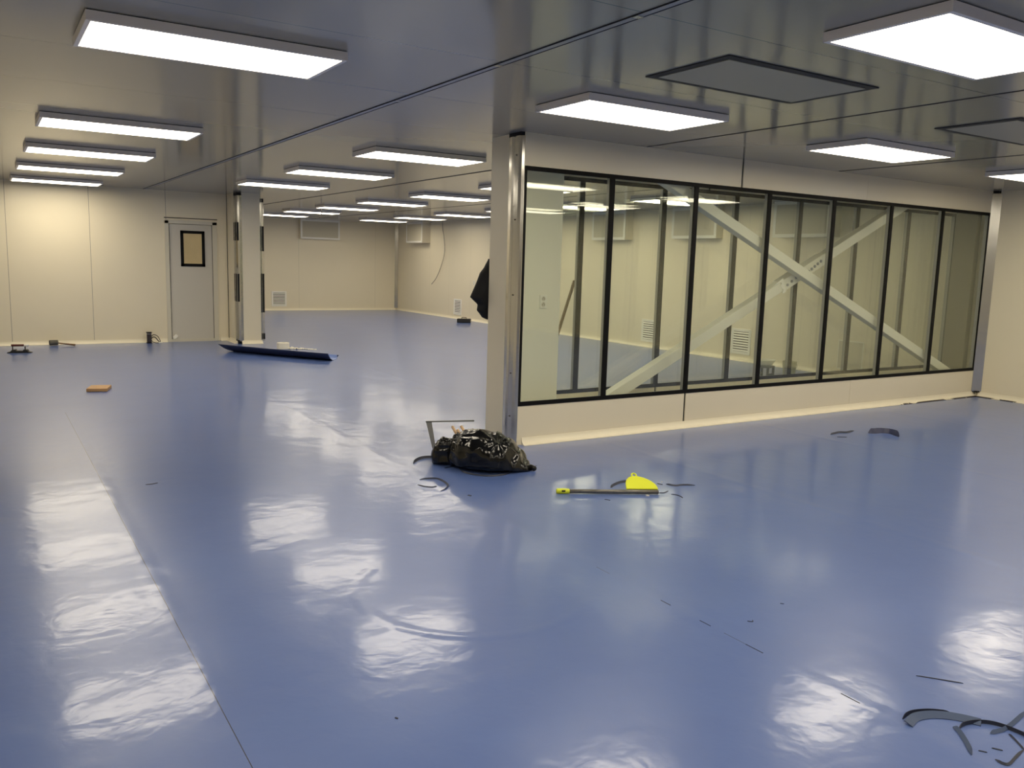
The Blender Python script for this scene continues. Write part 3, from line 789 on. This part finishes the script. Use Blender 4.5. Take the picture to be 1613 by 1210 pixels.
# local x runs from the gathered left mouth to the right tip
bm = bmesh.new(); rings = []; NX, NA = 110, 96
def bag_sec(t):
    """half width, height, floor offset at t in 0..1 along the bag"""
    keys = [(0, .06, .10), (.03, .09, .17), (.08, .105, .205), (.13, .10, .20), (.17, .098, .21), (.24, .15, .262), (.34, .205, .29), (.48, .245, .285), (.62, .25, .26), (.76, .22, .215), (.87, .165, .14), (.95, .09, .06), (1, .02, .012)]
    for (ta, wa, ha), (tb, wb_, hb) in zip(keys, keys[1:]):
        if t <= tb:
            u = (t - ta) / (tb - ta); u = u * u * (3 - 2 * u)
            return wa + (wb_ - wa) * u, ha + (hb - ha) * u
    return keys[-1][1:]
for i in range(NX + 1):
    t = i / NX; w, h = bag_sec(t); w *= 1.0 + .13 * math.sin(PI * min(1, max(0, (t - .18) / .7))); h *= 1.06; x = -.41 + .775 * t; ring = []
    for k in range(NA):
        a = 2 * PI * k / NA
        cy_, cz_ = math.cos(a), math.sin(a)
        sg = 1 if cz_ > 0 else -1
        y = w * (abs(cy_) ** .85) * (1 if cy_ > 0 else -1)
        z = h * (.42 + .58 * abs(cz_) ** .9) if cz_ > 0 else h * .42 * (1 - abs(cz_) ** .55)
        P = Vector((x, y, z))
        # creases radiating from a pulled point on the upper front
        q = Vector((.12, -.12, .22)); dd = P - q; ang = math.atan2(dd.z + dd.y * .6, dd.x)
        star = abs(math.sin(ang * 4.5 + 1.3)) ** .5 * math.exp(-dd.length * 3.2) * .026
        q2 = Vector((-.27, -.02, .20)); d2 = P - q2; ang2 = math.atan2(d2.y, d2.z)
        gath = abs(math.sin(ang2 * 8)) ** .6 * math.exp(-abs(d2.x) * 9) * .020
        rn = noise.ridged_multi_fractal(P * 3.0 + Vector((3, 1, 7)), 1.0, 2.1, 3, 1.0, 2.0)
        crk = .020 * (rn - 1.0) + .012 * noise.noise(P * 6)
        nrm = Vector((0, cy_, max(cz_, -.1)))
        P = P - nrm * (star + gath) + nrm * crk
        P.x += .02 * noise.noise(Vector((y * 7, z * 7, 2)))
        P.z = max(P.z, .001)
        ring.append(bm.verts.new(P))
    rings.append(ring)
for i in range(NX):
    for k in range(NA): bm.faces.new((rings[i][k], rings[i][(k + 1) % NA], rings[i + 1][(k + 1) % NA], rings[i + 1][k]))
bm.faces.new(rings[0][::-1]); bm.faces.new(rings[-1])
obj('bag_body', bm, M['bag'], bg, smooth=True)
# knotted end flap at the right tip
bm = bmesh.new(); tube(bm, spline([(.33, 0, .02), (.355, -.01, .026), (.38, -.02, .022), (.39, -.03, .02)], 4), .02, 10, radii=None)
obj('bag_corner', bm, M['bag'], bg, smooth=True)
# grey sheet standing behind the bag with a dark upper edge
gs = empty('metal_angle', (3.15, 5.90, 0), math.radians(-18)); tag(gs, 'grey metal angle piece with a dark top bar, standing behind the rubbish bag', 'metal piece')
bm = bmesh.new(); prism(bm, [(-.19, .262), (-.145, .262), (-.10, .0), (-.125, .0)], 'y', -.003, .003); obj('upright', bm, M['alu_grey'], gs)
obj('top_bar', B((-.192, .202, -.007, .007, .260, .270)), M['dark_grey'], gs)
M['tan'] = mat('pale_wood', (.60, .42, .25), .6)
bm = None
for i, (p0, p1, lab) in enumerate((((-.235, .06, .215), (-.285, .10, .275), 'pale wooden peg on the rubbish bag, the left one sticking up'),
                                   ((-.205, .045, .225), (-.235, .06, .262), 'pale wooden peg on the rubbish bag, the one in the middle'),
                                   ((-.165, .05, .235), (-.215, .10, .28), 'pale wooden peg on the rubbish bag, the rightmost'))):
    bm = bmesh.new(); mt = bg.matrix_basis
    mt = Matrix.Translation(bg.location) @ Matrix.Rotation(bg.rotation_euler.z, 4, 'Z')
    tube(bm, [mt @ Vector(p0), mt @ Vector(p1)], .011, 10)
    o = obj('wooden_peg', bm, M['tan']); tag(o, lab, 'peg', 'pale pegs on the rubbish bag')

# ------------------------------------------------------------------ broom pole and fan-shaped broom head
M['yellow'] = mat('bright_yellow_plastic', (0.74, 0.80, 0.035), 0.4)
bp0, bp1 = Vector((3.245, 4.52, .0175)), Vector((3.865, 4.185, .0175))
bl = empty('broom_pole', bp0, math.atan2((bp1 - bp0).y, (bp1 - bp0).x)); tag(bl, 'grey metal broom pole with a yellow grip lying on the floor', 'broom pole')
LB_ = (bp1 - bp0).length
bm = bmesh.new(); tube(bm, [(.05, 0, 0), (LB_, 0, 0)], .0145, 16)
obj('pole', bm, mat('scuffed_grey_metal', (.19, .18, .165), .32, .8, vary=(30, .35)), bl, smooth=True)
bm = bmesh.new(); tube(bm, [(0, 0, 0), (.006, 0, 0), (.05, 0, 0), (.085, 0, 0), (.09, 0, 0)], .016, 16, radii=[.012, .0185, .0185, .017, .0155])
obj('grip', bm, M['yellow'], bl, smooth=True)
bm = bmesh.new(); tube(bm, [(.035, -.0155, .004), (.060, -.0150, .004)], .006, 8)
obj('hanging_slot', bm, M['black_gap'], bl)
bm = bmesh.new()
for k in range(60):
    x = LB_ - .205 + .2 * k / 60
    tube(bm, [(x, .015 + .008 * random.random(), .004), (x + .004, -.014 - .006 * random.random(), .001 - .012)], .0016, 5)
hd = empty('fan_broom', bp0, bl.rotation_euler.z); tag(hd, 'bright yellow fan-shaped broom head lying behind the grey pole', 'broom head')
bm.free()
# fan outline in local (x along pole, v up the slope)
x0f, x1f = LB_ - .215, LB_ + .005
out = []
for k in range(25):
    t = k / 24; a = PI * t
    xx = (x0f + x1f) / 2 - (x1f - x0f) / 2 * math.cos(a)
    vv = .150 * (math.sin(a) ** .8) * (1.0 + .22 * math.cos(a))
    out.append((xx, vv))
bm = bmesh.new()
S_ = Vector((0, .94, .34)); Nn = Vector((0, -.34, .94))
O = Vector((0, .030, .006))
top = [bm.verts.new(O + Vector((x, 0, 0)) + S_ * v_ + Nn * .010) for x, v_ in out]
bot = [bm.verts.new(O + Vector((x, 0, 0)) + S_ * v_ - Nn * .004) for x, v_ in out]
bm.faces.new(top); bm.faces.new(bot[::-1])
for k in range(len(out)): bm.faces.new((top[k], top[(k + 1) % len(out)], bot[(k + 1) % len(out)], bot[k]))
obj('fan_cover', bm, M['yellow'], hd, bevel=.003)
bm = bmesh.new(); cc = O + Vector(((x0f * .62 + x1f * .38), 0, 0)) + S_ * .175
ring = [cc + Vector((.016 * math.cos(2 * PI * k / 16), 0, 0)) + S_ * .024 * math.sin(2 * PI * k / 16) for k in range(17)]
tube(bm, ring, .006, 8, cap=False)
obj('hanging_loop', bm, M['yellow'], hd, smooth=True)
bm = bmesh.new()
for k in range(70):
    x = x0f + .01 + (x1f - x0f - .02) * k / 69
    tube(bm, [(x, .03, .008), (x + .006 * (random.random() - .5), -.004, -.012)], .0018, 5)
o = obj('bristles', bm, M['dark_joint'], hd); o['kind'] = 'stuff'

# ------------------------------------------------------------------ vinyl trimmings on the floor
M['strip'] = mat('dark_blue_trimming', (0.012, 0.017, 0.04), 0.5)
M['strip_face'] = mat('blue_grey_trimming', (0.06, 0.09, 0.175), 0.5, spec=.3)
def ribbon(pts, w, lean, label, lift=0.0, taper=True, m=None, th=.002, grp='vinyl trimmings on the floor'):
    """pts on the floor; lean 0 = flat, 1 = on edge; w = strip width"""
    P = spline([(x, y, 0) for x, y in pts], 8); bm = bmesh.new(); prv = None; n = len(P)
    for i, p in enumerate(P):
        t = i / (n - 1)
        d = (P[min(i + 1, n - 1)] - P[max(i - 1, 0)]).normalized(); s = Vector((-d.y, d.x, 0))
        ww = w * ((min(1, 6 * t + .15) * min(1, 6 * (1 - t) + .15)) if taper else 1)
        z = .0012 + lift * math.sin(PI * t)
        up = s * (1 - lean) + Vector((0, 0, lean)); up.normalize()
        lo = p + Vector((0, 0, z)) - (s * ww * .5 * (1 - lean)); hi = lo + up * ww
        nn = (d.cross(up)) * th * .5
        r = [bm.verts.new(v_) for v_ in (lo + nn, hi + nn, hi - nn, lo - nn)]
        for v_ in r: v_.co.z = max(v_.co.z, .0004)
        if prv:
            for k in range(4): bm.faces.new((prv[k], prv[(k + 1) % 4], r[(k + 1) % 4], r[k]))
        else: bm.faces.new(r[::-1])
        prv = r
    bm.faces.new(prv)
    o = obj('vinyl_trimming', bm, m or M['strip']); tag(o, label, 'vinyl trimming', grp); return o
ribbon([(2.734, 5.695), (2.791, 5.759), (2.868, 5.816), (2.945, 5.803), (3.002, 5.729), (3.001, 5.567)], .022, .6, 'dark arched vinyl trimming curving left of the rubbish bag')
ribbon([(2.884, 5.469), (2.976, 5.49), (3.035, 5.528)], .010, .3, 'short vinyl trimming touching the lower left of the rubbish bag')
ribbon([(2.988, 5.44), (2.955, 5.30), (2.99, 5.185), (3.07, 5.11), (3.18, 5.10), (3.29, 5.15), (3.37, 5.20), (3.448, 5.215), (3.564, 5.231)], .012, .5, 'long thin vinyl trimming running along the front of the rubbish bag')
ribbon([(2.571, 5.25), (2.623, 5.244), (2.688, 5.212), (2.697, 5.13), (2.677, 5.026), (2.627, 4.959), (2.567, 4.917)], .014, .4, 'hooked vinyl trimming on the floor in front of the rubbish bag')
ribbon([(2.499, 5.132), (2.517, 5.068), (2.564, 5.026), (2.603, 5.044)], .010, .3, 'short curved trimming inside the hooked one before the rubbish bag')
ribbon([(3.672, 4.462), (3.74, 4.504), (3.827, 4.538), (3.909, 4.538)], .018, .5, 'arched vinyl trimming going under the yellow broom head')
ribbon([(4.054, 4.407), (4.068, 4.362)], .008, .2, 'tiny vinyl trimming closest to the right of the yellow broom head')
ribbon([(4.101, 4.365), (4.106, 4.324), (4.132, 4.293), (4.186, 4.285), (4.27, 4.244)], .014, .4, 'wavy vinyl trimming right of the yellow broom head')
ribbon([(3.893, 4.207), (3.925, 4.191), (3.987, 4.215)], .007, .4, 'small upturned trimming at the right end of the broom pole')
ribbon([(3.947, 4.145), (3.968, 4.099), (3.955, 4.036)], .007, .3, 'small bent trimming lying right below the end of the broom pole')
ribbon([(3.451, 4.253), (3.464, 4.23), (3.47, 4.215)], .006, .2, 'tiny trimming on the floor below the middle of the broom pole')
ribbon([(6.823, 5.041), (6.90, 5.05), (6.988, 5.065), (7.066, 5.03), (7.213, 5.065)], .022, .4, 'ragged vinyl trimming before the partition sill, the left of two')
ribbon([(6.79, 4.94), (6.868, 4.892)], .010, .1, 'thin trimming just below the ragged one before the partition sill')
ribbon([(7.25, 4.93), (7.309, 4.90), (7.388, 4.885), (7.431, 4.81), (7.363, 4.68)], .06, .5, 'broad dark vinyl trimming before the partition sill, the right of two', m=mat('dark_blue_offcut', (.016, .022, .07), .5))
ribbon([(2.640, 1.536), (2.701, 1.550), (2.761, 1.535), (2.807, 1.504), (2.841, 1.466), (2.871, 1.416)], .032, .30, 'wide blue grey trimming, the left one of the pile in the lower right corner', taper=False, m=M['strip_face'], th=.003)
ribbon([(2.660, 1.575), (2.72, 1.58), (2.79, 1.553), (2.85, 1.50)], .014, .8, 'dark arched trimming lying behind the wide one in the lower right corner')
ribbon([(2.770, 1.437), (2.818, 1.442), (2.880, 1.421), (2.918, 1.376), (2.930, 1.301), (2.921, 1.241)], .013, .8, 'dark arched trimming crossing the middle of the corner pile', th=.003)
ribbon([(2.767, 1.455), (2.750, 1.425), (2.711, 1.381), (2.656, 1.328)], .016, .5, 'tapered blue grey trimming pointing down from the corner pile', m=M['strip_face'], th=.003)
ribbon([(2.843, 1.368), (2.867, 1.359), (2.917, 1.354), (2.999, 1.363), (3.121, 1.382)], .014, .5, 'blue grey trimming rising to the right edge of the corner pile', m=M['strip_face'])
ribbon([(2.896, 1.334), (2.872, 1.299), (2.841, 1.257)], .006, .5, 'straight dark sliver right of the corner pile')
ribbon([(2.699, 1.275), (2.694, 1.250), (2.710, 1.236), (2.767, 1.245), (2.841, 1.257)], .009, .4, 'lowest trimming of the pile, at the bottom right corner')
ribbon([(2.702, 1.331), (2.717, 1.31)], .005, .1, 'tiny dark crumb of vinyl below the corner pile, the left one')
ribbon([(2.757, 1.317), (2.775, 1.29)], .005, .1, 'tiny dark crumb of vinyl below the corner pile, the right one')
ribbon([(3.004, 1.742), (3.057, 1.678), (3.109, 1.615)], .0045, .2, 'thin straight sliver on the floor above the corner pile')
ribbon([(0.867, 5.934), (0.91, 5.931), (0.949, 5.948)], .009, .2, 'short dark sliver alone on the left part of the floor')
ribbon([(2.806, 2.42), (2.816, 2.407), (2.826, 2.405), (2.836, 2.418)], .004, .2, 'tiny hook-shaped crumb near the floor joint')
ribbon([(3.099, 2.485), (3.109, 2.471)], .003, .1, 'tiny straight crumb right of the hook-shaped one')
ribbon([(2.683, 4.75), (2.695, 4.72)], .014, .1, 'small dark crumb on the floor below the rubbish bag')
ribbon([(1.119, 2.452), (1.125, 2.440)], .006, .1, 'small dark crumb in the lower left middle of the floor')
def scrap(x, y, s, rz, label):
    bm = bmesh.new(); prism(bm, [(-s, -s * .4), (s, -s * .5), (s * .3, s * .6)], 'z', .0005, .006)
    o = obj('paper_scrap', bm, M['paper']); o.location = (x, y, 0); o.rotation_euler = (0, 0, rz); tag(o, label, 'scrap', 'white scraps on the floor')
scrap(3.773, 4.190, .012, -.5, 'white triangular scrap just below the broom pole')
scrap(4.110, 4.420, .006, .3, 'tiny white scrap right of the yellow broom head')
bm = bmesh.new()
for y0_, y1_ in ((2.717, 2.785), (2.463, 2.530), (2.170, 2.262), (1.72, 1.80)): box(bm, 2.622, 2.6265, y0_, y1_, 0, .0006)
o = struct('floor_joint', bm, M['black_gap']); o.name = 'trim_16'
